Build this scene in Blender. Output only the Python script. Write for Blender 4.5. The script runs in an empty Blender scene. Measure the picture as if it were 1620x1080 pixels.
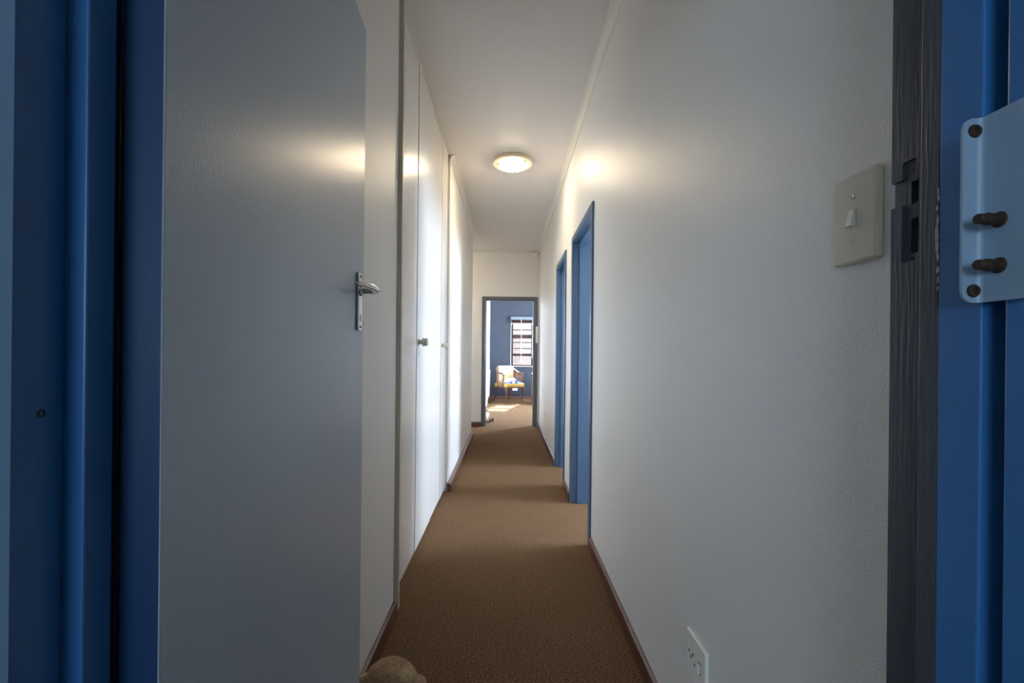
import bpy, bmesh, math, random
from mathutils import Vector, Matrix, noise
R = math.radians
random.seed(7)
sc = bpy.context.scene
COL = sc.collection

# ---------------------------------------------------------------- camera
EYE = 1.15
cd = bpy.data.cameras.new('camera')
cd.sensor_width = 36.0
cd.lens = 16.0
cd.shift_x = 7.0 / 1620
cd.shift_y = 21.0 / 1620
cd.clip_start = 0.01
cam = bpy.data.objects.new('camera', cd)
COL.objects.link(cam)
cam.matrix_world = Matrix.Translation((0, 0, EYE)) @ Matrix.Rotation(R(90), 4, 'X') @ Matrix.Rotation(R(0.6), 4, 'Z')
sc.camera = cam

# ---------------------------------------------------------------- world, sun, daylight at the windows, exposure
w = bpy.data.worlds.new('sky')
sc.world = w
w.use_nodes = True
bg = w.node_tree.nodes['Background']
bg.inputs[0].default_value = (0.62, 0.78, 1.0, 1)
bg.inputs[1].default_value = 2.0

def lamp(name, kind, loc, rot, energy, color, **kw):
    d = bpy.data.lights.new(name, kind)
    d.energy = energy
    d.color = color
    for k, v in kw.items():
        setattr(d, k, v)
    o = bpy.data.objects.new(name, d)
    COL.objects.link(o)
    o.location = loc
    o.rotation_euler = rot
    return o

# sun: shining in through the window of the far bedroom, slightly from the right
sdir = Vector((-0.33, -1.33, -1.0)).normalized()
so = lamp('sun', 'SUN', (4, 18, 8), (0, 0, 0), 48.0, (1.0, 0.93, 0.82), angle=R(0.6))
so.rotation_euler = sdir.to_track_quat('-Z', 'Y').to_euler()
DAY = (0.66, 0.80, 1.0)
# daylight entering at each window opening of the outer wall (x = 3.2) and of the room behind the camera
lamp('daylight_bedroom', 'AREA', (3.30, 10.3, 1.5), (0, R(90), 0), 600, DAY, shape='RECTANGLE', size=1.2, size_y=2.0)
lamp('daylight_room_a', 'AREA', (3.30, 3.16, 1.5), (0, R(90), 0), 165, DAY, shape='RECTANGLE', size=1.2, size_y=1.2)
lamp('daylight_room_b', 'AREA', (3.30, 4.40, 1.5), (0, R(90), 0), 130, DAY, shape='RECTANGLE', size=1.2, size_y=0.9)
lamp('daylight_rear', 'AREA', (-1.15, -3.58, 1.55), (R(90), 0, 0), 34, (0.62, 0.79, 1.0), shape='RECTANGLE', size=1.6, size_y=1.2)

vs = sc.view_settings
vs.view_transform = 'Standard'
vs.look = 'None'
vs.exposure = 0.9
vs.gamma = 1.0
vs.use_curve_mapping = False
sc.cycles.use_denoising = True
sc.cycles.max_bounces = 10
sc.cycles.diffuse_bounces = 7
sc.cycles.glossy_bounces = 4
sc.cycles.sample_clamp_indirect = 6.0
sc.cycles.caustics_reflective = False
sc.cycles.caustics_refractive = False

# ---------------------------------------------------------------- materials
M = {}
def mat(name, col, rough=0.5, spec=0.5, bump=None, var=None, metal=0.0, coat=0.0, stretch=None, sheen=0.0):
    """bump=(scale, strength, distance); var=(scale, second colour, contrast low, high); stretch=(x,y,z) texture scale"""
    m = bpy.data.materials.new(name)
    m.use_nodes = True
    nt = m.node_tree
    b = nt.nodes['Principled BSDF']
    b.inputs['Base Color'].default_value = (*col, 1)
    b.inputs['Roughness'].default_value = rough
    b.inputs['Specular IOR Level'].default_value = spec
    b.inputs['Metallic'].default_value = metal
    b.inputs['Coat Weight'].default_value = coat
    b.inputs['Sheen Weight'].default_value = sheen
    tc = nt.nodes.new('ShaderNodeTexCoord')
    src = tc.outputs['Object']
    if stretch:
        mp = nt.nodes.new('ShaderNodeMapping')
        mp.inputs['Scale'].default_value = stretch
        nt.links.new(src, mp.inputs['Vector'])
        src = mp.outputs['Vector']
    if var:
        n = nt.nodes.new('ShaderNodeTexNoise')
        n.inputs['Scale'].default_value = var[0]
        n.inputs['Detail'].default_value = 4
        nt.links.new(src, n.inputs['Vector'])
        r = nt.nodes.new('ShaderNodeValToRGB')
        r.color_ramp.elements[0].position = var[2]
        r.color_ramp.elements[1].position = var[3]
        r.color_ramp.elements[0].color = (*col, 1)
        r.color_ramp.elements[1].color = (*var[1], 1)
        nt.links.new(n.outputs['Fac'], r.inputs['Fac'])
        nt.links.new(r.outputs['Color'], b.inputs['Base Color'])
    if bump:
        n2 = nt.nodes.new('ShaderNodeTexNoise')
        n2.inputs['Scale'].default_value = bump[0]
        n2.inputs['Detail'].default_value = 3
        nt.links.new(src, n2.inputs['Vector'])
        bp = nt.nodes.new('ShaderNodeBump')
        bp.inputs['Strength'].default_value = bump[1]
        bp.inputs['Distance'].default_value = bump[2]
        nt.links.new(n2.outputs['Fac'], bp.inputs['Height'])
        nt.links.new(bp.outputs['Normal'], b.inputs['Normal'])
    M[name] = m
    return m

mat('wall', (0.82, 0.81, 0.78), 0.39, 0.5, bump=(300, 0.65, 0.0016), var=(1.5, (0.79, 0.78, 0.75), 0.35, 0.7))
mat('wall_plain', (0.78, 0.77, 0.74), 0.6, 0.3, bump=(200, 0.2, 0.002))
mat('ceiling', (0.69, 0.665, 0.64), 0.55, 0.4, bump=(260, 0.15, 0.001))
mat('cornice', (0.72, 0.70, 0.64), 0.5, 0.4)
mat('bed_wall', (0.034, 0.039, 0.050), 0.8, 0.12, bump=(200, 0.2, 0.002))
mat('cupboard_white', (0.70, 0.69, 0.66), 0.22, 0.5, bump=(160, 0.10, 0.001), stretch=(1, 1, 0.35))
mat('cupboard_body', (0.5, 0.48, 0.44), 0.5)
mat('post', (0.56, 0.52, 0.43), 0.45, bump=(150, 0.1, 0.001), stretch=(1, 1, 0.1))
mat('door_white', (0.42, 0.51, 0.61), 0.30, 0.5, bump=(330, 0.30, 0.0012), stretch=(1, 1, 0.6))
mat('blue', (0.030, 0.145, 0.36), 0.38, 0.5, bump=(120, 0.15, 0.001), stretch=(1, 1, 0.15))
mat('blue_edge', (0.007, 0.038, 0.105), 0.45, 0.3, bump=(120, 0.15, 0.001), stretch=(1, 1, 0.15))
mat('gate_blue', (0.15, 0.27, 0.40), 0.4, 0.5, bump=(120, 0.15, 0.001), stretch=(1, 1, 0.15))
mat('frame_blue', (0.065, 0.125, 0.22), 0.32, 0.5, bump=(90, 0.08, 0.001))
mat('frame_grey', (0.10, 0.115, 0.135), 0.35, 0.5)
mat('charcoal', (0.048, 0.056, 0.072), 0.36, 0.5, bump=(260, 0.45, 0.0015), stretch=(1, 1, 0.07))
mat('raw_wood', (0.035, 0.02, 0.014), 0.8, 0.2, bump=(200, 0.5, 0.002))
mat('chip', (0.42, 0.38, 0.32), 0.7, 0.2)
mat('skirt', (0.105, 0.042, 0.026), 0.33, 0.5, bump=(60, 0.06, 0.001))
mat('steel_blue', (0.24, 0.35, 0.46), 0.42, 0.5, bump=(150, 0.12, 0.0008))
mat('rust', (0.055, 0.035, 0.022), 0.55, 0.5, bump=(500, 0.5, 0.001), metal=0.5)
mat('dark', (0.012, 0.012, 0.014), 0.5)
mat('chrome', (0.62, 0.63, 0.65), 0.18, metal=1.0)
mat('plastic', (0.70, 0.66, 0.54), 0.35, 0.5)
mat('plastic_white', (0.85, 0.84, 0.78), 0.35, 0.5)
mat('knob', (0.50, 0.47, 0.40), 0.3, 0.5)
mat('brass', (0.25, 0.16, 0.06), 0.4, metal=0.8)
mat('lamp_ring', (0.78, 0.70, 0.55), 0.4)
mat('fur', (0.80, 0.64, 0.44), 0.9, 0.1, var=(60, (0.62, 0.47, 0.29), 0.35, 0.65), sheen=0.3)
mat('fur_olive', (0.33, 0.29, 0.19), 0.9, 0.1)
mat('fur_white', (0.72, 0.70, 0.66), 0.9, 0.1)
mat('fur_dark', (0.07, 0.045, 0.035), 0.9, 0.1)
mat('yellow', (0.42, 0.27, 0.06), 0.7, 0.2, var=(35, (0.50, 0.34, 0.10), 0.4, 0.6))
mat('cream', (0.40, 0.32, 0.15), 0.7, 0.2, var=(30, (0.50, 0.42, 0.24), 0.4, 0.6))
mat('wood', (0.11, 0.042, 0.022), 0.3, 0.5, bump=(60, 0.05, 0.001))
mat('cane', (0.22, 0.11, 0.055), 0.5)
mat('window_wood', (0.028, 0.014, 0.013), 0.6, 0.2)
mat('white_paint', (0.74, 0.73, 0.71), 0.4)
mat('desk', (0.10, 0.045, 0.03), 0.4)
mat('garden', (0.62, 0.47, 0.42), 0.9, 0.1, var=(14, (0.70, 0.56, 0.50), 0.3, 0.7))
mat('earth', (0.30, 0.24, 0.16), 0.9, 0.1)

def carpet():
    m = mat('carpet', (0.30, 0.18, 0.09), 0.95, 0.08)
    nt = m.node_tree
    b = nt.nodes['Principled BSDF']
    tc = nt.nodes.new('ShaderNodeTexCoord')
    mp = nt.nodes.new('ShaderNodeMapping')
    mp.inputs['Scale'].default_value = (1, 1.5, 1)
    nt.links.new(tc.outputs['Object'], mp.inputs['Vector'])
    v = nt.nodes.new('ShaderNodeTexVoronoi')
    v.inputs['Scale'].default_value = 260
    nt.links.new(mp.outputs[0], v.inputs['Vector'])
    n = nt.nodes.new('ShaderNodeTexNoise')
    n.inputs['Scale'].default_value = 150
    n.inputs['Detail'].default_value = 6
    nt.links.new(mp.outputs[0], n.inputs['Vector'])
    big = nt.nodes.new('ShaderNodeTexNoise')
    big.inputs['Scale'].default_value = 3.0
    nt.links.new(tc.outputs['Object'], big.inputs['Vector'])
    r = nt.nodes.new('ShaderNodeValToRGB')
    r.color_ramp.elements[0].position = 0.36
    r.color_ramp.elements[1].position = 0.66
    r.color_ramp.elements[0].color = (0.080, 0.037, 0.014, 1)
    r.color_ramp.elements[1].color = (0.420, 0.258, 0.142, 1)
    nt.links.new(n.outputs['Fac'], r.inputs['Fac'])
    mx = nt.nodes.new('ShaderNodeMixRGB')
    mx.blend_type = 'MULTIPLY'
    mx.inputs[0].default_value = 0.35
    nt.links.new(r.outputs[0], mx.inputs[1])
    r2 = nt.nodes.new('ShaderNodeValToRGB')
    r2.color_ramp.elements[0].position = 0.3
    r2.color_ramp.elements[1].position = 0.7
    r2.color_ramp.elements[0].color = (0.75, 0.75, 0.75, 1)
    nt.links.new(big.outputs['Fac'], r2.inputs['Fac'])
    nt.links.new(r2.outputs[0], mx.inputs[2])
    nt.links.new(mx.outputs[0], b.inputs['Base Color'])
    # rows of loops running across the passage
    wv = nt.nodes.new('ShaderNodeTexWave')
    wv.bands_direction = 'Y'
    wv.inputs['Scale'].default_value = 52
    wv.inputs['Distortion'].default_value = 1.6
    wv.inputs['Detail'].default_value = 2
    wv.inputs['Detail Scale'].default_value = 12
    nt.links.new(tc.outputs['Object'], wv.inputs['Vector'])
    ad = nt.nodes.new('ShaderNodeMath')
    ad.operation = 'ADD'
    nt.links.new(v.outputs['Distance'], ad.inputs[0])
    nt.links.new(wv.outputs['Fac'], ad.inputs[1])
    mw = nt.nodes.new('ShaderNodeMixRGB')
    mw.blend_type = 'MULTIPLY'
    mw.inputs[0].default_value = 0.45
    nt.links.new(mx.outputs[0], mw.inputs[1])
    nt.links.new(wv.outputs['Color'], mw.inputs[2])
    nt.links.new(mw.outputs[0], b.inputs['Base Color'])
    bp = nt.nodes.new('ShaderNodeBump')
    bp.inputs['Strength'].default_value = 0.7
    bp.inputs['Distance'].default_value = 0.004
    nt.links.new(ad.outputs[0], bp.inputs['Height'])
    nt.links.new(bp.outputs['Normal'], b.inputs['Normal'])
carpet()

def emit(name, col, strength):
    m = bpy.data.materials.new(name)
    m.use_nodes = True
    nt = m.node_tree
    b = nt.nodes['Principled BSDF']
    b.inputs['Base Color'].default_value = (0.9, 0.85, 0.75, 1)
    b.inputs['Emission Color'].default_value = (*col, 1)
    b.inputs['Emission Strength'].default_value = strength
    b.inputs['Roughness'].default_value = 0.3
    M[name] = m
emit('lamp_glass', (1.0, 0.80, 0.54), 39.0)

def glass():
    m = bpy.data.materials.new('glass')
    m.use_nodes = True
    nt = m.node_tree
    for n in list(nt.nodes):
        if n.type != 'OUTPUT_MATERIAL':
            nt.nodes.remove(n)
    out = [n for n in nt.nodes if n.type == 'OUTPUT_MATERIAL'][0]
    t = nt.nodes.new('ShaderNodeBsdfTransparent')
    t.inputs[0].default_value = (0.93, 0.95, 0.95, 1)
    g = nt.nodes.new('ShaderNodeBsdfGlossy')
    g.inputs['Roughness'].default_value = 0.02
    f = nt.nodes.new('ShaderNodeFresnel')
    f.inputs['IOR'].default_value = 1.45
    mx = nt.nodes.new('ShaderNodeMixShader')
    nt.links.new(f.outputs[0], mx.inputs[0])
    nt.links.new(t.outputs[0], mx.inputs[1])
    nt.links.new(g.outputs[0], mx.inputs[2])
    nt.links.new(mx.outputs[0], out.inputs['Surface'])
    M['glass'] = m
glass()

def cloth_mat():
    m = mat('cloth', (0.8, 0.8, 0.82), 0.85, 0.1)
    nt = m.node_tree
    b = nt.nodes['Principled BSDF']
    tc = nt.nodes.new('ShaderNodeTexCoord')
    v = nt.nodes.new('ShaderNodeTexVoronoi')
    v.inputs['Scale'].default_value = 16
    nt.links.new(tc.outputs['Object'], v.inputs['Vector'])
    r = nt.nodes.new('ShaderNodeValToRGB')
    cr = r.color_ramp
    cr.interpolation = 'CONSTANT'
    cr.elements[0].color = (0.75, 0.78, 0.85, 1)
    cr.elements[0].position = 0
    cr.elements[1].color = (0.03, 0.10, 0.42, 1)
    cr.elements[1].position = 0.38
    for p, c in ((0.55, (0.10, 0.28, 0.65, 1)), (0.7, (0.8, 0.8, 0.85, 1)), (0.85, (0.62, 0.22, 0.55, 1))):
        e = cr.elements.new(p)
        e.color = c
    sep = nt.nodes.new('ShaderNodeSeparateColor')
    nt.links.new(v.outputs['Color'], sep.inputs[0])
    nt.links.new(sep.outputs[0], r.inputs['Fac'])
    nt.links.new(r.outputs[0], b.inputs['Base Color'])
cloth_mat()

# ---------------------------------------------------------------- mesh helpers
def box(bm, x0, x1, y0, y1, z0, z1, bev=0.0, seg=2):
    r = bmesh.ops.create_cube(bm, size=1.0)
    vs_ = r['verts']
    for v in vs_:
        v.co = Vector(((x0 + x1) / 2 + v.co.x * (x1 - x0), (y0 + y1) / 2 + v.co.y * (y1 - y0), (z0 + z1) / 2 + v.co.z * (z1 - z0)))
    if bev > 0:
        es = list({e for v in vs_ for e in v.link_edges})
        bmesh.ops.bevel(bm, geom=es, offset=bev, segments=seg, affect='EDGES', profile=0.5)

def ball(bm, c, r, u=20, v=14, rot=None):
    t = bmesh.ops.create_uvsphere(bm, u_segments=u, v_segments=v, radius=1.0)
    mtx = Matrix.Translation(c) @ (rot or Matrix.Identity(4)) @ Matrix.Diagonal((*r, 1))
    bmesh.ops.transform(bm, matrix=mtx, verts=t['verts'])
    return t['verts']

def lathe(bm, prof, n=28, mtx=None):
    """prof: list of (radius, height) about local Z"""
    rings = []
    allv = []
    for r, z in prof:
        ring = [bm.verts.new((r * math.cos(2 * math.pi * i / n), r * math.sin(2 * math.pi * i / n), z)) for i in range(n)]
        rings.append(ring)
        allv += ring
    for a, b in zip(rings, rings[1:]):
        for i in range(n):
            bm.faces.new((a[i], a[(i + 1) % n], b[(i + 1) % n], b[i]))
    bm.faces.new(rings[0][::-1])
    bm.faces.new(rings[-1])
    if mtx:
        bmesh.ops.transform(bm, matrix=mtx, verts=allv)
    return allv

def tube(bm, pts, rad, n=10, flat=1.0):
    """sweep along pts; rad single or list; flat scales the section along its second axis"""
    pts = [Vector(p) for p in pts]
    if not isinstance(rad, (list, tuple)):
        rad = [rad] * len(pts)
    prev = None
    rings = []
    for i, p in enumerate(pts):
        t = (pts[min(i + 1, len(pts) - 1)] - pts[max(i - 1, 0)]).normalized()
        if prev is None:
            a = Vector((0, 0, 1)) if abs(t.z) < 0.9 else Vector((1, 0, 0))
            nrm = t.cross(a).normalized()
        else:
            nrm = (prev - t * prev.dot(t)).normalized()
        prev = nrm
        bi = t.cross(nrm)
        rings.append([bm.verts.new(p + (nrm * math.cos(2 * math.pi * k / n) + bi * math.sin(2 * math.pi * k / n) * flat) * rad[i]) for k in range(n)])
    for a, b in zip(rings, rings[1:]):
        for k in range(n):
            bm.faces.new((a[k], a[(k + 1) % n], b[(k + 1) % n], b[k]))
    bm.faces.new(rings[0][::-1])
    bm.faces.new(rings[-1])

def prism(bm, poly, axis, a, b):
    """extrude a 2D polygon along an axis from a to b; poly coords are the two other axes in order"""
    def P(u, v, t):
        return {'X': (t, u, v), 'Y': (u, t, v), 'Z': (u, v, t)}[axis]
    v0 = [bm.verts.new(P(u, v, a)) for u, v in poly]
    v1 = [bm.verts.new(P(u, v, b)) for u, v in poly]
    n = len(poly)
    for i in range(n):
        bm.faces.new((v0[i], v0[(i + 1) % n], v1[(i + 1) % n], v1[i]))
    bm.faces.new(v0[::-1])
    bm.faces.new(v1)

def obj(name, bm, m, parent=None, smooth=False, kind=None, label=None, cat=None, group=None):
    bmesh.ops.recalc_face_normals(bm, faces=bm.faces)
    me = bpy.data.meshes.new(name)
    bm.to_mesh(me)
    bm.free()
    for k in (m if isinstance(m, (list, tuple)) else [m]):
        me.materials.append(M[k])
    if smooth:
        me.polygons.foreach_set('use_smooth', [True] * len(me.polygons))
        if smooth != 'all':
            me.set_sharp_from_angle(angle=R(40))
    o = bpy.data.objects.new(name, me)
    COL.objects.link(o)
    if parent:
        o.parent = parent
    tag(o, label, cat, group, kind)
    return o

def tag(o, label=None, cat=None, group=None, kind=None):
    if label: o['label'] = label
    if cat: o['category'] = cat
    if group: o['group'] = group
    if kind: o['kind'] = kind

def thing(name, label, cat, loc=(0, 0, 0), rz=0.0, group=None, kind=None):
    o = bpy.data.objects.new(name, None)
    COL.objects.link(o)
    o.location = loc
    o.rotation_euler = (0, 0, rz)
    o.empty_display_size = 0.05
    tag(o, label, cat, group, kind)
    return o

def boxes(name, bl, m, parent=None, bev=0.0, **kw):
    bm = bmesh.new()
    for b in bl:
        box(bm, *b, bev=bev)
    return obj(name, bm, m, parent, **kw)

# ---------------------------------------------------------------- setting: shell
XR, XL, XC = 0.509, -0.487, -0.513      # right wall, left wall, cupboard fronts
H = 2.815                              # ceiling
FAR, BACK = 7.30, 11.80                # end wall of the passage, far wall of the bedroom
S = dict(kind='structure')

boxes('floor', [(-2.6, 3.3, -3.6, 12.0, -0.1, 0.0)], 'carpet', label='brown looped carpet running the length of the passage', cat='floor', **S)
ceil_o = boxes('ceiling', [(-2.6, 3.3, -3.6, 12.0, H, H + 0.1)], 'ceiling', label='pale painted passage ceiling', cat='ceiling', **S)
for (x, y) in ((-0.30, 2.46), (-0.29, 2.72), (-0.285, 2.95), (-0.15, 3.45)):
    bm = bmesh.new()
    lathe(bm, [(0.004, H + 0.001), (0.004, H - 0.0015), (0.002, H - 0.002)], 8, Matrix.Translation((x, y, 0)))
    obj('nail_head', bm, 'post', ceil_o)

D1 = (2.76, 3.56)
D2 = (4.02, 4.70)
DT = 2.045
boxes('wall_right', [(XR, XR + .12, .36, D1[0], 0, H), (XR, XR + .12, D1[1], D2[0], 0, H), (XR, XR + .12, D2[1], FAR, 0, H),
                     (XR, XR + .12, *D1, DT, H), (XR, XR + .12, *D2, DT, H)], 'wall',
      label='long off-white textured passage wall with two doorways', cat='wall', **S)
boxes('wall_left', [(XL - .12, XL, .36, 2.00, 0, H)], 'wall', label='short off-white wall behind the open door', cat='wall', **S)
boxes('wall_left_far', [(-.62, -.497, 3.82, 6.35, 0, H), (-2.6, -.62, 6.23, 6.35, 0, H)], 'wall',
      label='off-white wall past the white cupboards, ending at a corner', cat='wall', **S)
boxes('wall_end', [(-2.6, -.375, FAR, FAR + .12, 0, H), (.44, 3.3, FAR, FAR + .12, 0, H), (-.375, .44, FAR, FAR + .12, 2.05, H)], 'wall',
      label='cream end wall around the bedroom doorway', cat='wall', **S)
boxes('wall_front', [(-2.6, -.44, .37, .472, 0, H), (.45, 3.3, .37, .472, 0, H), (-.44, .45, .37, .472, 2.12, H)], 'wall_plain',
      label='wall around the near doorway', cat='wall', **S)
boxes('wall_passage_end', [(-2.6, -2.5, 6.35, FAR, 0, H)], 'wall_plain', label='end wall of the side passage', cat='wall', **S)
boxes('wall_rear', [(-2.6, -1.95, -3.6, -3.5, 0, H), (-.35, 3.3, -3.6, -3.5, 0, H), (-1.95, -.35, -3.6, -3.5, 0, .95), (-1.95, -.35, -3.6, -3.5, 2.15, H),
                    (-2.6, -2.5, -3.5, .36, 0, H)], 'wall_plain', label='walls of the room behind the camera', cat='wall', **S)
boxes('wall_divider', [(XR + .12, 3.2, 3.74, 3.84, 0, H)], 'wall_plain', label='wall between the two side rooms', cat='wall', **S)
boxes('wall_bedroom_left', [(-.62, -.464, FAR + .12, BACK, 0, H)], 'white_paint', label='white left wall of the bedroom', cat='wall', **S)
WX = (.09, .665); WZ = (.86, 2.05)
boxes('wall_bedroom_back', [(-.62, WX[0], BACK, BACK + .14, 0, H), (WX[1], 3.3, BACK, BACK + .14, 0, H),
                            (*WX, BACK, BACK + .14, 0, WZ[0]), (*WX, BACK, BACK + .14, WZ[1], H)], 'bed_wall',
      label='blue-grey painted bedroom wall around the window', cat='wall', **S)
op = [(2.56, 3.70), (3.95, 4.85), (9.30, 11.30)]
bl = []
y = -3.6
for a, b in op:
    bl += [(3.2, 3.3, y, a, 0, H), (3.2, 3.3, a, b, 0, .88), (3.2, 3.3, a, b, 2.12, H)]
    y = b
bl.append((3.2, 3.3, y, 12.0, 0, H))
boxes('wall_outer', bl, 'wall_plain', label='outer wall with the windows of the side rooms', cat='wall', **S)

# windows of the outer wall and the rear room (wooden frames, mullions, glass)
def side_window(n, a, b, muls, label):
    t = thing('window_%d' % n, label, 'window', (3.25, (a + b) / 2, .88), kind='structure')
    yc = (a + b) / 2
    L = [(-.03, .03, a - yc, a - yc + .05, 0, 1.24), (-.03, .03, b - yc - .05, b - yc, 0, 1.24),
         (-.03, .03, a - yc, b - yc, 0, .05), (-.03, .03, a - yc, b - yc, 1.19, 1.24)]
    boxes('window_frame', L, 'window_wood', t)
    for m_, wd in muls:
        boxes('mullion', [(-.025, .025, m_ - yc - wd / 2, m_ - yc + wd / 2, .05, 1.19)], 'window_wood', t)
    return t
side_window(2, *op[0], [(3.13, .04)], 'brown window of the near side room')
side_window(3, *op[1], [], 'brown window of the second side room')
side_window(4, *op[2], [(10.10, .05), (10.80, .12)], 'brown sunny window of the bedroom side wall')
t = thing('window_5', 'window of the room behind the camera', 'window', (-1.15, -3.55, .95), kind='structure')
boxes('window_frame', [(-.8, -.75, -.03, .03, 0, 1.2), (.75, .8, -.03, .03, 0, 1.2), (-.8, .8, -.03, .03, 0, .05), (-.8, .8, -.03, .03, 1.15, 1.2)], 'window_wood', t)

# cornices: coved strip, polygon in (distance from wall, height below ceiling)
def cove(c=.048, d=.046, n=6):
    p = [(0, 0), (0, -d), (.004, -d)]
    for i in range(n + 1):
        a = i / n * math.pi / 2
        p.append((.006 + (c - .010) * (1 - math.cos(a)), -d + .004 + (d - .008) * math.sin(a)))
    p += [(c, -.004), (c, 0)]
    return p
def cornice(name, axis, wall, sign, a, b, label):
    bm = bmesh.new()
    prism(bm, [(wall + sign * q, H + z) for q, z in cove()], axis, a, b)
    obj(name, bm, 'cornice', label=label, cat='cornice', **S)
cornice('trim_1', 'Y', XR, -1, .472, FAR, 'coved cornice along the right passage wall')
cornice('trim_2', 'X', FAR, -1, -2.5, XR, 'coved cornice on the end wall above the bedroom doorway')
cornice('trim_3', 'Y', -.497, 1, 3.80, 6.35, 'coved cornice on the left wall past the cupboards')
cornice('trim_4', 'Y', XL, 1, .472, 2.02, 'coved cornice above the open door on the left')

# skirting boards
SK = [(0, 0), (.016, 0), (.016, .052), (.013, .062), (.007, .068), (0, .070)]
def skirt(name, axis, wall, sign, a, b, label, deep=1.0):
    bm = bmesh.new()
    prism(bm, [(wall + sign * q * deep, z) for q, z in SK], axis, a, b)
    return obj(name, bm, 'skirt', label=label, cat='skirting', **S)
skirt('baseboard_right', 'Y', XR, -1, .472, 2.72, 'brown wooden skirting under the double socket wall')
skirt('baseboard_right_middle', 'Y', XR, -1, 3.60, 3.98, 'short brown skirting between the two side doorways')
skirt('baseboard_right_far', 'Y', XR, -1, 4.74, FAR, 'brown skirting beyond the second side doorway')
skirt('baseboard_left', 'Y', XL, 1, .49, 2.02, 'brown skirting on the left wall in front of the cupboards')
skirt('baseboard_left_far', 'Y', -.497, 1, 3.81, 6.38, 'brown skirting past the white cupboards', 2.2)
skirt('baseboard_passage', 'X', 6.35, 1, -2.5, -.497, 'brown skirting around the passage corner')
skirt('baseboard_end', 'X', FAR, -1, -2.5, -.412, 'dark skirting at the foot of the end wall')
skirt('baseboard_bedroom', 'X', BACK, -1, -.462, 3.2, 'dark skirting under the bedroom window')
skirt('baseboard_bedroom_left', 'Y', -.462, 1, 10.32, BACK, 'dark skirting of the bedroom left wall')

# ---------------------------------------------------------------- near doorway: wooden frame, left and right jambs
fr = thing('door_frame', 'blue and charcoal painted wooden frame of the near doorway', 'door frame', (0, .42, 0), kind='structure')
fr.name = 'trim_5'
def fbox(name, bl, m, bev=.0012):
    o = boxes(name, [(a, b, c - .42, d - .42, e, f) for a, b, c, d, e, f in bl], m, fr, bev=bev)
    return o
TOP = 2.10
fbox('hinge_jamb', [(-.44, -.405, .445, .474, 0, TOP)], 'blue')
fbox('hinge_stop', [(-.44, -.385, .415, .4455, 0, TOP)], 'blue', .002)
j = fbox('hinge_jamb_outer', [(-.44, -.404, .368, .4148, 0, TOP)], 'blue', .0015)
bm = bmesh.new()
lathe(bm, [(.0035, -.002), (.0035, .0006), (.0022, .0008), (.0020, -.0015)], 12, Matrix.Translation((-.404, .3947 - .42, 1.095)) @ Matrix.Rotation(R(90), 4, 'Y'))
obj('screw_hole', bm, 'rust', j)
# latch side: rebate face with the chopped-out strike mortises (cells of different depth)
def relief(name, ys, zs, depth, x0, x1, m):
    bm = bmesh.new()
    for i in range(len(ys) - 1):
        for k in range(len(zs) - 1):
            d = depth(.5 * (ys[i] + ys[i + 1]), .5 * (zs[k] + zs[k + 1]))
            box(bm, x0 + d, x1, ys[i] - .42, ys[i + 1] - .42, zs[k], zs[k + 1])
    return obj(name, bm, m, fr)
def dep(yv, z):
    if .4445 < yv < .4565 and (1.3045 < z < 1.3275 or 1.255 < z < 1.2905): return .026
    if .4565 < yv < .472 and 1.306 < z < 1.332 and yv > .462: return .004
    if .448 < yv < .4635 and 1.2475 < z < 1.3485: return .0035
    return 0
zs = [0, 1.2475, 1.255, 1.2905, 1.3045, 1.306, 1.3275, 1.332, 1.3485, TOP]
relief('latch_jamb', [.43, .4445, .448, .4565, .462, .4635, .4765], zs, dep, .400, .43, 'charcoal')
fbox('mortise_back', [(.4255, .4265, .4445, .4565, 1.25, 1.33)], 'raw_wood', 0)
fbox('latch_stop', [(.388, .43, .4108, .4302, 0, TOP)], 'charcoal', .0014)
fbox('latch_jamb_outer', [(.388, .45, .3735, .4107, 0, TOP)], 'blue', .0015)
bm = bmesh.new()
for (yy, zz, a, b) in ((.4116, 1.302, .0009, .004), (.4112, 1.296, .0008, .0035), (.4124, 1.287, .001, .003), (.4118, 1.276, .0012, .005),
                       (.4128, 1.262, .0017, .009), (.4122, 1.252, .0015, .006), (.4114, 1.243, .001, .004), (.4112, 1.231, .0012, .004), (.4110, 1.222, .0007, .003), (.4112, 1.214, .0007, .002)):
    n = 11
    ring = []
    for i in range(n):
        q = random.uniform(.65, 1.25)
        ring.append((yy - .42 + a * q * math.cos(6.283 * i / n), zz + b * q * math.sin(6.283 * i / n)))
    prism(bm, ring, 'X', .3876, .3884)
obj('chipped_paint', bm, 'chip', fr)
bm = bmesh.new()
for zz in (1.3395, 1.2505):
    lathe(bm, [(.0018, 0), (.0018, .001)], 10, Matrix.Translation((.4030, .455 - .42, zz)) @ Matrix.Rotation(R(90), 4, 'Y'))
obj('nail_hole', bm, 'dark', fr)
fbox('head', [(-.43, .45, .43, .474, 2.062, TOP + .02), (-.43, .45, .3987, .43, 2.05, TOP + .02), (-.43, .45, .355, .3987, 2.062, TOP + .02)], 'blue')
# outer posts of the security gate frame on the camera side of the doorway
gp = thing('gate_post', 'blue painted steel gate post behind the lock plate', 'gate post', (.43, .31, 0), kind='structure')
gp.name = 'trim_6'
boxes('post_tube', [(-.043, .06, -.06, .045, 0, TOP)], 'blue', gp, bev=.002)
gl = thing('gate_post', 'blue painted strip at the left edge of the near doorway', 'gate post', (-.44, .343, 0), kind='structure')
gl.name = 'trim_7'
bm = bmesh.new()
prism(bm, [(-.06, -.05), (.020, .0), (.039, .0249), (-.06, .0249)], 'Z', 0, TOP)
obj('post_tube', bm, 'gate_blue', gl)

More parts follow.
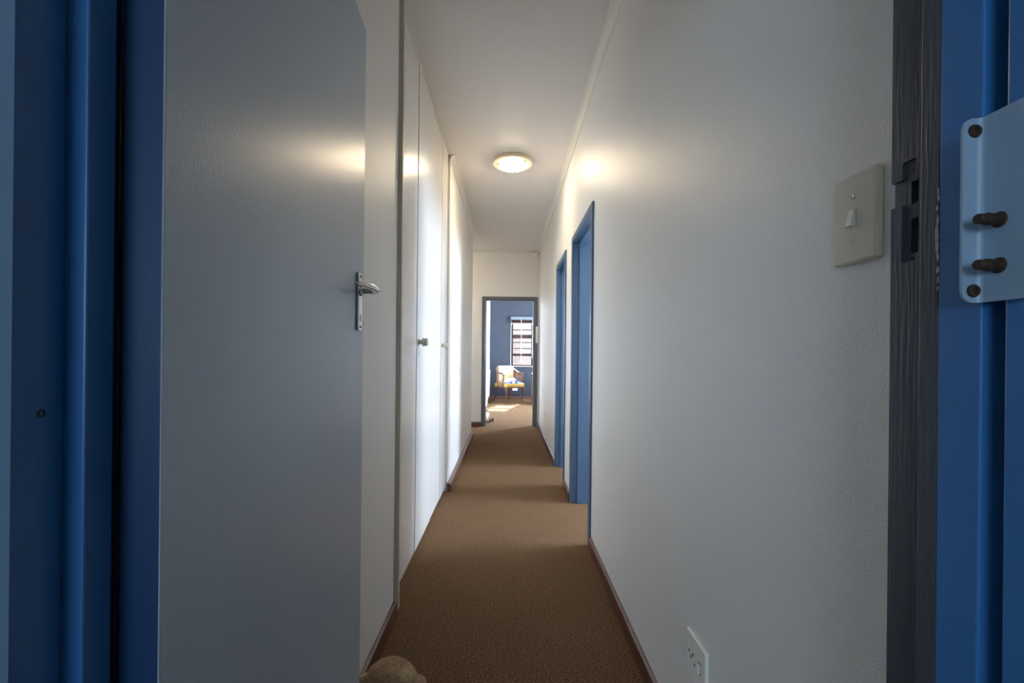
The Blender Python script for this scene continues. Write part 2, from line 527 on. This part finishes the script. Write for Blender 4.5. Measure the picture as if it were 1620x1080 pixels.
# ---------------------------------------------------------------- open door
Hc, Ec = Vector((-.347, .4566)), Vector((-.397, 1.250))
dv = (Ec - Hc); DL = dv.length
dang = math.atan2(dv.y, dv.x) - math.pi / 2
door = thing('door_1', 'white painted flush door standing open against the left wall', 'door', (Hc.x, Hc.y, 0), dang, kind='structure')
# local: +y along the leaf, face at x = 0, thickness to -x
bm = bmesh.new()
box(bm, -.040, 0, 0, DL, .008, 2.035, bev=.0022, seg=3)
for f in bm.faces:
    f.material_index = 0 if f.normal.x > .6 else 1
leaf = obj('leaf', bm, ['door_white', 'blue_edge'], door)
def dlocal(y, x=0):  # world depth -> leaf coordinate
    return y
hy = DL - .058
pl = thing('lever_handle', None, None); pl.parent = door
pl.location = (0, hy, 1.285)
bm = bmesh.new(); box(bm, 0, .007, -.018, .018, -.076, .076, bev=.003, seg=3)
obj('handle_plate', bm, 'chrome', pl)
bm = bmesh.new()
tube(bm, [(.004, 0, .028), (.022, 0, .028), (.040, 0, .028), (.047, -.004, .028), (.051, -.016, .029), (.050, -.040, .030), (.046, -.065, .031), (.039, -.09, .031), (.030, -.112, .030), (.025, -.122, .029)],
     [.0085, .0085, .0095, .0105, .011, .0105, .0095, .0085, .007, .004], 14, flat=.85)
obj('lever', bm, 'chrome', pl, smooth='all')
bm = bmesh.new(); lathe(bm, [(.013, .006), (.013, .010), (.011, .012)], 20, Matrix.Translation((0, 0, .028)) @ Matrix.Rotation(R(90), 4, 'Y'))
obj('lever_collar', bm, 'chrome', pl, smooth=True)
boxes('keyhole', [(.0068, .0076, -.0018, .0018, -.052, -.034)], 'dark', pl)
for z in (-.066, .066):
    bm = bmesh.new(); lathe(bm, [(.004, .0065), (.004, .0078), (.003, .0082)], 12, Matrix.Translation((0, 0, z)) @ Matrix.Rotation(R(90), 4, 'Y'))
    obj('screw', bm, 'dark', pl)
# same furniture on the back of the leaf
bm = bmesh.new(); box(bm, -.047, -.040, hy - .018, hy + .018, 1.209, 1.361, bev=.003)
tube(bm, [(-.044, hy, 1.313), (-.075, hy, 1.313), (-.082, hy - .02, 1.314), (-.080, hy - .06, 1.315), (-.072, hy - .11, 1.314)], [.009, .009, .010, .0095, .006], 12)
obj('back_handle', bm, 'chrome', door, smooth=True)
boxes('latch_plate', [(-.031, -.009, DL - .0005, DL + .0015, 1.20, 1.37)], 'chrome', door)

# ---------------------------------------------------------------- steel lock plate at the right edge
lk = thing('lock_plate', 'pale blue bent steel lock plate with two bolts on the gate post', 'lock plate', (.383, .37, 1.195))
def plate_mesh():
    bm = bmesh.new()
    zb, zt, rr = .001, .150, .009
    # section in plan: flange facing the camera, bend, then web running towards the camera
    sec = [(-.0165, 0)]
    for i in range(7):
        a = i / 6 * math.pi / 2
        sec.append((-.006 + .006 * math.sin(a), -.006 + .006 * math.cos(a)))
    for i in range(1, 9):
        sec.append((0, -.006 - .0105 * i))
    # densify flange for the rounded corners
    fl = [(-.0165 + .0015 * i, 0) for i in range(7)]
    sec = fl + sec[1:]
    cols = []
    for (x, y) in sec:
        d = x + .0165
        cut = rr - math.sqrt(max(0, rr * rr - (rr - d) ** 2)) if (y == 0 and d < rr) else 0
        dz = .0 if y > -.02 else 0
        col = []
        for k in range(13):
            z = zb + cut + (zt - zb - 2 * cut) * k / 12
            col.append(bm.verts.new((x, y, z)))
        cols.append(col)
    for a, b in zip(cols, cols[1:]):
        for k in range(12):
            bm.faces.new((a[k], b[k], b[k + 1], a[k + 1]))
    bmesh.ops.recalc_face_normals(bm, faces=bm.faces)
    ret = bmesh.ops.solidify(bm, geom=list(bm.faces), thickness=.0022)
    return bm
obj('plate', plate_mesh(), 'steel_blue', lk, smooth=True)
for z in (.1395, .0105):
    bm = bmesh.new(); lathe(bm, [(.0052, .0), (.0054, .0018), (.0046, .0030), (.0026, .0032), (.0022, .0018)], 18, Matrix.Translation((-.0075, -.001, z)) @ Matrix.Rotation(R(90), 4, 'X'))
    obj('screw', bm, 'rust', lk, smooth=True)
for z in (.138, .010):
    bm = bmesh.new(); lathe(bm, [(.0036, -.0004), (.0036, .0009)], 16, Matrix.Translation((-.001, -.0135, z)) @ Matrix.Rotation(R(-90), 4, 'Y'))
    obj('bolt_hole', bm, 'dark', lk)
for z in (.064, .0285):
    bm = bmesh.new()
    lathe(bm, [(.0062, -.001), (.0062, .0015), (.0046, .0022), (.0044, .009), (.0048, .0095), (.0048, .0125), (.0040, .013), (.0040, .019), (.0034, .020)], 18,
          Matrix.Translation((-.001, -.0165, z)) @ Matrix.Rotation(R(-90), 4, 'Y') @ Matrix.Rotation(R(4), 4, 'X'))
    obj('bolt', bm, 'rust', lk, smooth=True)

# ---------------------------------------------------------------- light switch and sockets
sw = thing('light_switch', 'cream upright light switch plate with one rocker on the right wall', 'light switch', (XR, .657, 1.352))
bm = bmesh.new(); box(bm, -.0125, 0, -.041, .041, -.064, .064, bev=.004, seg=3)
obj('switch_plate', bm, 'plastic', sw)
boxes('rocker_surround', [(-.0132, -.010, -.0075, .0075, -.0155, .0155)], 'plastic', sw, bev=.0008)
bm = bmesh.new()
prism(bm, [(-.0122, -.0125), (-.0205, -.0120), (-.0150, .0125), (-.0122, .0125)], 'Y', -.0052, .0052)
obj('rocker', bm, 'plastic_white', sw)
for z in (.031, -.031):
    bm = bmesh.new(); lathe(bm, [(.0038, 0), (.0038, .0010), (.0030, .0016), (.0012, .0008)], 14, Matrix.Translation((-.0122, 0, z)) @ Matrix.Rotation(R(-90), 4, 'Y'))
    obj('screw', bm, 'chrome', sw, smooth=True)

def socket(label, loc, w_=.118, h_=.118, details=True):
    s = thing('wall_socket', label, 'socket', loc)
    bm = bmesh.new(); box(bm, -.010, 0, -w_ / 2, w_ / 2, -h_ / 2, h_ / 2, bev=.0025, seg=2)
    obj('socket_plate', bm, 'plastic_white', s)
    if details:
        for (yy, zz, r) in ((.016, .0085, .0042), (.040, .006, .0036), (.028, -.004, .0036)):
            bm = bmesh.new(); lathe(bm, [(r, 0), (r, .0006)], 14, Matrix.Translation((-.0099, yy, zz)) @ Matrix.Rotation(R(-90), 4, 'Y'))
            obj('pin_hole', bm, 'dark', s)
        bm = bmesh.new(); prism(bm, [(-.0098, -.012), (-.016, -.010), (-.012, .012), (-.0098, .012)], 'Y', -.030, -.020)
        obj('rocker', bm, 'plastic_white', s)
        boxes('rocker_gap', [(-.0103, -.0098, -.033, -.017, -.015, .015)], 'dark', s)
        bm = bmesh.new(); lathe(bm, [(.003, 0), (.003, .001), (.002, .0014)], 12, Matrix.Translation((-.0098, .004, -.010)) @ Matrix.Rotation(R(-90), 4, 'Y'))
        obj('screw', bm, 'dark', s)
    return s
socket('white socket outlet low on the right wall near the camera', (XR, 1.19, .352))
socket('small socket plate low on the right wall beyond the second doorway', (XR, 6.05, .34), .11, .085, False)

# ---------------------------------------------------------------- ceiling lights
def ceiling_light(label, x, y, r=.172):
    t = thing('ceiling_light', label, 'ceiling light', (x, y, H))
    bm = bmesh.new(); lathe(bm, [(r * .93, 0), (r * .95, -.014), (r, -.018), (r, -.030), (r * .97, -.036), (r * .74, -.042), (r * .70, -.036)], 40)
    obj('ring', bm, 'lamp_ring', t, smooth=True)
    bm = bmesh.new(); lathe(bm, [(r * .72, -.036), (r * .72, -.044), (r * .66, -.055), (r * .50, -.066), (r * .26, -.073), (.004, -.075)], 36)
    obj('glass_bowl', bm, 'lamp_glass', t, smooth='all')
    for k in range(3):
        a = R(80 + 120 * k)
        bm = bmesh.new(); box(bm, r * .64, r * .80, -.006, .006, -.060, -.038, bev=.002)
        bmesh.ops.rotate(bm, cent=(0, 0, 0), matrix=Matrix.Rotation(a, 3, 'Z'), verts=bm.verts)
        obj('clip', bm, 'brass', t, smooth=True)
    return t
ceiling_light('round lit ceiling light with cream ring in the passage', .026, 3.90)
ceiling_light('round lit ceiling light in the side passage around the corner', -1.35, 6.80)

# ---------------------------------------------------------------- steel door frames on the right and at the end
def steel_frame(n, label, axis, a, b, wall, sgn, thick, m='frame_blue', top=2.045):
    """opening a..b along the wall; wall face coordinate 'wall' on the passage side; sgn = direction into the wall"""
    t = thing('trim_%d' % n, label, 'door frame', (wall, (a + b) / 2, 0) if axis == 'Y' else ((a + b) / 2, wall, 0), kind='structure')
    c = (b - a) / 2
    def B(u0, u1, q0, q1, z0, z1):   # u along the wall, q through the wall
        q0, q1 = sorted((q0 * sgn, q1 * sgn))
        return (q0, q1, u0, u1, z0, z1) if axis == 'Y' else (u0, u1, q0, q1, z0, z1)
    out, lip, th = .040, .012, .012
    for s in (-1, 1):
        f = lambda p, q: tuple(sorted((s * p, s * q)))
        e = c
        boxes('jamb', [B(*f(e - th, e + out), -lip, 0.0, 0, top + .03), B(*f(e - th, e + .0), 0.0, thick, 0, top),
                       B(*f(e - th - .016, e - th), .042, thick + lip, 0, top), B(*f(e - th, e + out), thick, thick + lip, 0, top + .03)], m, t, bev=.0015)
    boxes('head', [B(-c + th, c - th, -lip, 0.0, top - th, top + .03), B(-c + th, c - th, 0, thick, top - th, top),
                   B(-c + th, c - th, .042, thick + lip, top - th - .016, top - th), B(-c + th, c - th, thick, thick + lip, top - th, top + .03)], m, t, bev=.0015)
    return t
steel_frame(8, 'blue steel frame of the nearer side doorway', 'Y', *D1, XR, 1, .12)
steel_frame(9, 'blue steel frame of the second, narrower side doorway', 'Y', *D2, XR, 1, .12)
steel_frame(10, 'dark grey-blue steel frame of the bedroom doorway', 'X', -.375, .44, FAR, 1, .12, 'frame_grey', 2.05)

# ---------------------------------------------------------------- cupboards on the left
boxes('trim_11', [(XC - .05, -.470, 2.000, 2.030, .02, H), (XC - .05, -.475, 1.992, 2.000, .02, H), (XC - .05, -.481, 1.985, 1.992, .02, H), (XC - .05, -.512, 2.030, 2.063, .0, H)], 'post', bev=.003,
      label='narrow wooden cover strip in front of the white cupboards', cat='trim', **S)
CY = [2.064, 2.575, 3.076, 3.505, 3.818]
def cupboard(label, ys, knob_y):
    a, b, c = ys
    t = thing('cupboard', label, 'cupboard', (XC, (a + c) / 2, 0), group='built-in passage cupboards')
    yc = (a + c) / 2
    boxes('body', [(-.55, -.022, a - yc + .002, c - yc - .002, .0, H - .004)], 'cupboard_body', t)
    for (p, q, first) in ((a, b, True), (b, c, False)):
        g0 = .001
        lo = boxes('door', [(-.020, -.003 if first else 0, p - yc + g0, q - yc - (.008 if first else .014), .030, H - .022)], 'cupboard_white', t, bev=.0015)
        if not first:
            bm = bmesh.new()
            lathe(bm, [(.013, -.001), (.016, .004), (.012, .012), (.013, .018), (.024, .024), (.026, .030), (.022, .036), (.0205, .039), (.024, .044), (.0225, .050), (.014, .055)], 24,
                  Matrix.Translation((0, knob_y - yc, 1.218)) @ Matrix.Rotation(R(90), 4, 'Y'))
            obj('knob', bm, 'knob', lo, smooth=True)
            bm = bmesh.new()
            ring = [(knob_y - yc + .006 * math.cos(6.283 * i / 12), 1.155 + .011 * math.sin(6.283 * i / 12)) for i in range(12)]
            prism(bm, ring, 'X', -.0005, .0012)
            obj('keyhole', bm, 'brass', lo)
    boxes('top_rail', [(-.022, .0, a - yc, c - yc, H - .019, H - .001)], 'cupboard_white', t, bev=.001)
    return t
cupboard('nearer tall white double-door cupboard with round knob', (CY[0], CY[1], CY[2]), 2.625)
cupboard('farther tall white double-door cupboard beside the lit wall', (CY[2], CY[3], CY[4]), 3.545)

# ---------------------------------------------------------------- plush bears
def fuzz(bm, parts, n, ln, wd):
    """short tapered tufts over ellipsoids"""
    tot = sum(p[1][0] * p[1][1] + p[1][1] * p[1][2] + p[1][0] * p[1][2] for p in parts)
    for c, r in parts:
        k = int(n * (r[0] * r[1] + r[1] * r[2] + r[0] * r[2]) / tot)
        for _ in range(k):
            d = Vector((random.gauss(0, 1), random.gauss(0, 1), random.gauss(0, 1))).normalized()
            p = Vector(c) + Vector((d.x * r[0], d.y * r[1], d.z * r[2]))
            nn = Vector((d.x / r[0], d.y / r[1], d.z / r[2])).normalized()
            t1 = nn.orthogonal().normalized()
            t1 = (Matrix.Rotation(random.uniform(0, 6.28), 3, nn) @ t1)
            tip = p + nn * ln * random.uniform(.6, 1.2) + t1.cross(nn) * ln * random.uniform(-.7, .7) + Vector((0, 0, -ln * .2))
            v = [bm.verts.new(p - nn * ln * .2 - t1 * wd), bm.verts.new(p - nn * ln * .2 + t1 * wd), bm.verts.new(tip)]
            bm.faces.new(v)

def bear(label, loc, rz, parts, group=None):
    """parts: (name, material, [(centre, radii)...], fuzz count, length)"""
    t = thing('plush_bear', label, 'soft toy', loc, rz, group)
    for name, m, ells, cnt, ln in parts:
        bm = bmesh.new()
        for c, r in ells:
            for v in ball(bm, c, r, 22, 16):
                d = noise.noise(v.co * 70) * .004 + noise.noise(v.co * 28) * .007
                v.co += (v.co - Vector(c)).normalized() * d
        o = obj(name, bm, m, t, smooth='all')
        if cnt:
            bm = bmesh.new(); fuzz(bm, ells, cnt, ln, .0013)
            obj('fur', bm, m, o, kind='stuff')
    return t
bear('beige plush bear lying on the carpet beside the open door', (-.345, 1.42, -.006), R(14), [
    ('head', 'fur', [((-.012, 0, .108), (.082, .075, .084))], 14000, .011),
    ('ear', 'fur', [((-.090, .008, .140), (.024, .014, .024))], 1200, .007),
    ('ear', 'fur', [((.074, .002, .112), (.023, .014, .024))], 1200, .007),
    ('muzzle', 'fur_olive', [((-.012, -.070, .090), (.036, .026, .028))], 900, .005),
    ('nose', 'fur_dark', [((-.012, -.096, .098), (.012, .007, .009))], 0, 0),
    ('eye', 'fur_dark', [((-.042, -.064, .128), (.007, .006, .007))], 0, 0),
    ('eye', 'fur_dark', [((.020, -.064, .128), (.007, .006, .007))], 0, 0),
    ('body', 'fur', [((.055, -.135, .060), (.062, .095, .058))], 4000, .008),
    ('arm', 'fur', [((.108, -.085, .030), (.045, .026, .026))], 1200, .007),
    ('arm', 'fur', [((.01, -.15, .030), (.026, .04, .026))], 900, .007),
    ('leg', 'fur', [((.095, -.225, .032), (.030, .055, .030))], 1200, .007),
    ('leg', 'fur', [((.025, -.235, .032), (.030, .050, .030))], 1200, .007),
])
bear('small white plush bear with olive head sitting in the bedroom doorway', (-.375, 7.78, 0), R(60), [
    ('head', 'fur_olive', [((0, 0, .205), (.052, .050, .048))], 800, .007),
    ('ear', 'fur_olive', [((-.045, .005, .245), (.017, .011, .017))], 0, 0),
    ('ear', 'fur_olive', [((.045, .005, .245), (.017, .011, .017))], 0, 0),
    ('muzzle', 'fur_white', [((0, -.045, .195), (.022, .018, .018))], 0, 0),
    ('nose', 'fur_dark', [((0, -.062, .200), (.008, .005, .006))], 0, 0),
    ('body', 'fur_white', [((0, 0, .095), (.055, .050, .085))], 700, .006),
    ('arm', 'fur_white', [((-.060, -.02, .115), (.020, .022, .050))], 0, 0),
    ('arm', 'fur_white', [((.060, -.02, .115), (.020, .022, .050))], 0, 0),
    ('leg', 'fur_olive', [((-.040, -.075, .030), (.024, .055, .026))], 0, 0),
    ('leg', 'fur_olive', [((.045, -.070, .030), (.024, .055, .026))], 0, 0),
    ('foot', 'fur_dark', [((-.042, -.130, .040), (.024, .014, .034))], 0, 0),
    ('foot', 'fur_dark', [((.050, -.125, .040), (.024, .014, .034))], 0, 0),
])

# ---------------------------------------------------------------- small fittings at the end of the passage
t = thing('motion_sensor', 'small white motion sensor in the ceiling corner above the bedroom doorway', 'sensor', (.44, FAR - .05, 2.735))
bm = bmesh.new(); box(bm, -.028, .028, -.03, .012, -.045, .045, bev=.010, seg=3)
obj('housing', bm, 'plastic_white', t, smooth=True)
bm = bmesh.new(); ball(bm, (0, -.030, -.008), (.018, .010, .022))
obj('lens', bm, 'lamp_ring', t, smooth='all')
boxes('bracket', [(-.012, .05, .010, .045, -.02, .02)], 'plastic_white', t)
t = thing('wall_box', 'narrow white upright box on the right side of the bedroom door frame', 'wall box', (.468, FAR - .012, 1.475))
bm = bmesh.new(); box(bm, -.021, .021, -.030, 0, -.13, .13, bev=.005, seg=2)
obj('cover', bm, 'plastic_white', t, smooth=True)
boxes('cover_seam', [(-.0215, .0215, -.0305, -.002, .030, .033)], 'post', t)

# ---------------------------------------------------------------- bedroom
t = thing('wardrobe', 'white built-in wardrobe on the left inside the bedroom', 'wardrobe', (-.462, 9.35, 0))
boxes('body', [(0, .004, -.95, .95, 0, 2.60)], 'white_paint', t)
for k in range(3):
    d = boxes('door', [(.004, .018, -.948 + .634 * k, -.318 + .634 * k, .05, 2.58)], 'white_paint', t, bev=.002)
    if k:
        boxes('handle', [(.018, .026, -.36 + .634 * k, -.335 + .634 * k, 1.36, 1.52)], 'window_wood', d, bev=.002)
        boxes('lock_plate', [(.018, .022, -.36 + .634 * k, -.335 + .634 * k, 1.20, 1.34)], 'chrome', d, bev=.001)
t = thing('wall_heater', 'white panel heater on the bedroom left wall beside the chair', 'heater', (-.462, 11.0, .16))
bm = bmesh.new(); box(bm, .012, .036, -.34, .34, 0, .62, bev=.006, seg=2)
obj('panel', bm, 'white_paint', t, smooth=True)
for yy in (-.22, .22):
    boxes('bracket', [(0, .014, yy - .02, yy + .02, .06, .56)], 'chrome', t)

# bedroom window with opening sashes, burglar bars, blind
wn = thing('window_1', 'brown wooden bedroom window with horizontal bars behind the chair', 'window', (.3775, BACK, WZ[0]), kind='structure')
hw = (WX[1] - WX[0]) / 2
def wz(z): return z - WZ[0]
boxes('reveal', [(-hw - .010, -hw, -.004, .10, -.010, wz(2.05)), (hw, hw + .010, -.004, .10, -.010, wz(2.05)), (-hw, hw, -.004, .10, -.010, 0), ], 'white_paint', wn)
boxes('frame', [(-hw, -hw + .048, .05, .10, 0, wz(2.05)), (hw - .048, hw, .05, .10, 0, wz(2.05)), (-hw + .048, hw - .048, .05, .10, 0, .035), (-hw + .048, hw - .048, .05, .10, wz(1.96), wz(2.05))], 'window_wood', wn, bev=.002)
for z0, z1 in ((1.579, 1.677), (1.120, 1.186)):
    boxes('transom', [(-hw + .048, hw - .048, .045, .10, wz(z0), wz(z1))], 'window_wood', wn, bev=.002)
for z in (1.80, 1.472, 1.317):
    boxes('glazing_bar', [(-hw + .048, hw - .048, .06, .085, wz(z) - .010, wz(z) + .010)], 'window_wood', wn)
for z0, z1 in ((.895, 1.12), (1.186, 1.317), (1.317, 1.472), (1.472, 1.579), (1.677, 1.80), (1.80, 1.96)):
    boxes('pane', [(-hw + .048, hw - .048, .071, .075, wz(z0), wz(z1))], 'glass', wn)
boxes('window_stay', [(-.06, .03, .035, .050, wz(.985), wz(1.005)), (-.06, -.045, .035, .05, wz(.96), wz(1.01))], 'plastic_white', wn, bev=.003)
bl = thing('window_blind', 'grey-brown blind drawn up at the top of the bedroom window', 'blind', (.3775, BACK - .014, 2.06))
boxes('head_box', [(-hw - .02, hw + .02, -.045, .0, -.005, .075)], 'frame_grey', bl, bev=.004)
for k in range(5):
    boxes('slat', [(-hw - .005, hw + .005, -.042, -.004, -.016 - .017 * k, -.008 - .017 * k)], 'window_wood', bl)
boxes('bottom_rail', [(-hw - .005, hw + .005, -.042, -.004, -.108, -.094)], 'white_paint', bl)
for x, z in ((-.03, -1.05), (hw - .03, -1.0), ):
    bm = bmesh.new(); tube(bm, [(x, -.046, -.0), (x, -.046, -.5), (x, -.046, z)], .003, 6)
    obj('cord', bm, 'plastic_white', bl)
socket_b = thing('wall_socket', 'white socket plate on the bedroom wall behind the chair', 'socket', (.20, BACK, .26))
boxes('socket_plate', [(-.065, .065, -.010, 0, -.035, .035)], 'plastic_white', socket_b, bev=.002)

# desk at the right, dark with a white book on its corner
dk = thing('desk', 'dark wooden desk at the right of the bedroom under the window', 'desk', (1.12, 10.75, 0))
boxes('desk_top', [(-.56, .60, -.32, .32, .690, .715)], 'desk', dk, bev=.003)
for x0 in (-.54, .22):
    pd = boxes('pedestal', [(x0, x0 + .34, -.28, .28, .0, .690)], 'desk', dk)
    for k in range(3):
        dr = boxes('drawer', [(x0 + .015, x0 + .325, -.295, -.28, .06 + .21 * k, .25 + .21 * k)], 'wood', pd, bev=.003)
        bm = bmesh.new(); ball(bm, (x0 + .17, -.305, .155 + .21 * k), (.012, .012, .012), 10, 8)
        obj('knob', bm, 'brass', dr, smooth='all')
bk = thing('book', 'white book lying on the left corner of the dark desk', 'book', (.635, 10.56, .715))
boxes('cover', [(-.07, .07, -.10, .10, 0, .003), (-.07, .07, -.10, .10, .021, .024), (-.07, -.066, -.10, .10, 0, .024)], 'white_paint', bk)
boxes('pages', [(-.066, .066, -.096, .096, .003, .021)], 'plastic_white', bk)

# chair: tub-shaped, cane sides, buttoned cream back, yellow seat, cabriole legs
ch = thing('armchair', 'yellow upholstered wooden tub chair with cane sides and curved legs', 'chair', (.03, 11.24, 0), R(37.3))
W2, DB, DF = .285, .27, .28      # half width, depth back, depth front (front is -y)
def outline(n=22, k=1.0):
    """U-shape from the front left around the back to the front right"""
    p = []
    for i in range(n + 1):
        a = math.pi * (1 - i / n)
        p.append((W2 * k * math.cos(a), .02 + (DB - .02) * k * math.sin(a)))
    return [(-W2 * k, -.16)] + p + [(W2 * k, -.16)]
bm = bmesh.new()
box(bm, -W2, W2, -DF, DB - .03, .345, .375)
o = obj('seat_rail', bm, 'wood', ch)
bm = bmesh.new()
box(bm, -W2 + .005, W2 - .005, -DF - .01, DB - .05, .355, .455, bev=.035, seg=4)
obj('seat_cushion', bm, 'yellow', ch, smooth='all')
U = outline()
n = len(U)
def railz(i):
    q = abs(i / (n - 1) - .5) * 2
    return .845 - .16 * max(0, (q - .35) / .65) ** 1.2
bm = bmesh.new()
pts = [(x, y, railz(i)) for i, (x, y) in enumerate(U)]
pts = [(-W2 - .004, -.20, pts[0][2] - .035)] + pts + [(W2 + .004, -.20, pts[-1][2] - .035)]
tube(bm, pts, .027, 10)
obj('top_rail', bm, 'wood', ch, smooth=True)
for s in (-1, 1):
    bm = bmesh.new(); tube(bm, [(s * W2, -.17, railz(0)), (s * (W2 + .006), -.19, .60), (s * W2, -.155, .48), (s * W2, -.17, .36)], [.017, .015, .014, .018], 10)
    obj('arm_support', bm, 'wood', ch, smooth=True)
    bm = bmesh.new()
    idx = list(range(0, 8)) if s < 0 else list(range(n - 8, n))
    for i in idx:
        x, y = U[i]
        tube(bm, [(x, y, .375), (x, y, railz(i))], .008, 6)
    for k in range(1, 13):
        tube(bm, [(U[i][0], U[i][1], .375 + (railz(i) - .375) * k / 13) for i in idx], .0062, 5)
    obj('cane_panel', bm, 'cane', ch)
# inner back cushion with buttons
bm = bmesh.new()
g = []
NI, NJ = 22, 12
for jx in range(NJ + 1):
    row = []
    for i in range(NI + 1):
        a = math.pi * (.86 - .72 * i / NI)
        zz = .44 + (.865 - .44) * jx / NJ
        r_ = .93
        bulge = .035 * (1 - (2 * jx / NJ - 1) ** 4) * (1 - (2 * i / NI - 1) ** 6)
        but = min(math.hypot((i - bi) / 2.2, (jx - bj) / 1.6) for bi in (4, 8, 12, 16, 20) for bj in (4, 8))
        bulge -= .022 * math.exp(-but * but * 1.4)
        q = r_ - bulge / .28
        row.append(bm.verts.new((W2 * q * math.cos(a), .02 + (DB - .02) * q * math.sin(a), zz)))
    g.append(row)
for jx in range(NJ):
    for i in range(NI):
        bm.faces.new((g[jx][i], g[jx][i + 1], g[jx + 1][i + 1], g[jx + 1][i]))
bmesh.ops.recalc_face_normals(bm, faces=bm.faces)
bmesh.ops.solidify(bm, geom=list(bm.faces), thickness=.03)
obj('back_cushion', bm, 'cream', ch, smooth='all')
for bi in (4, 8, 12, 16, 20):
    for bj in (4, 8):
        a = math.pi * (.86 - .72 * bi / NI); q = .87
        bm = bmesh.new()
        ball(bm, (W2 * q * math.cos(a), .02 + (DB - .02) * q * math.sin(a), .44 + .425 * bj / NJ), (.012, .012, .012), 8, 6)
        obj('button', bm, 'yellow', ch, smooth='all')
for sx in (-1, 1):
    x = sx * (W2 - .03)
    bm = bmesh.new()
    y = -DF + .035
    tube(bm, [(x, y, .37), (x + sx * .012, y - .014, .30), (x + sx * .010, y - .012, .22), (x - sx * .004, y + .006, .12), (x - sx * .004, y + .006, .05), (x + sx * .008, y - .010, .018), (x + sx * .012, y - .016, .0)],
         [.034, .034, .025, .017, .014, .019, .021], 12)
    obj('leg', bm, 'wood', ch, smooth=True)
    bm = bmesh.new()
    y = DB - .07
    tube(bm, [(x * .86, y, .37), (x * .87, y + .004, .25), (x * .92, y + .03, .12), (x * .98, y + .075, .0)], [.026, .020, .016, .017], 10)
    obj('leg', bm, 'wood', ch, smooth=True)
# rumpled patterned cloth on the seat
bm = bmesh.new()
N = 34
g = []
for jx in range(N + 1):
    row = []
    for i in range(N + 1):
        x = -.20 + .40 * i / N
        y = -.26 + .36 * jx / N
        e = min(1, 3.2 * min(i, N - i, jx, N - jx) / N)
        z = .462 + e * (.095 + .07 * noise.noise(Vector((x * 9, y * 9, 1.3))) + .03 * noise.noise(Vector((x * 23, y * 23, 4.1))))
        row.append(bm.verts.new((x + .02 * noise.noise(Vector((y * 14, 2, 0))), y + .02 * noise.noise(Vector((x * 14, 5, 0))), max(z, .460))))
    g.append(row)
for jx in range(N):
    for i in range(N):
        bm.faces.new((g[jx][i], g[jx][i + 1], g[jx + 1][i + 1], g[jx + 1][i]))
bmesh.ops.recalc_face_normals(bm, faces=bm.faces)
bmesh.ops.solidify(bm, geom=list(bm.faces), thickness=.004)
co = obj('blanket', bm, 'cloth', smooth='all', label='crumpled blue, white and pink blanket on the yellow chair', cat='blanket')
co.location = (.03, 11.24, 0); co.rotation_euler = (0, 0, R(37.3))

# ---------------------------------------------------------------- outside the bedroom window
boxes('garden_wall', [(-3.5, 6.0, 15.0, 15.2, -.3, 2.6)], 'garden', label='pinkish sunlit garden wall outside the bedroom window', cat='wall', **S)
boxes('ground', [(-6, 14, 12.0, 15.0, -.4, -.3), (3.35, 14, -4, 12.0, -.4, -.3)], 'earth', label='bare ground outside the house', cat='ground', **S)
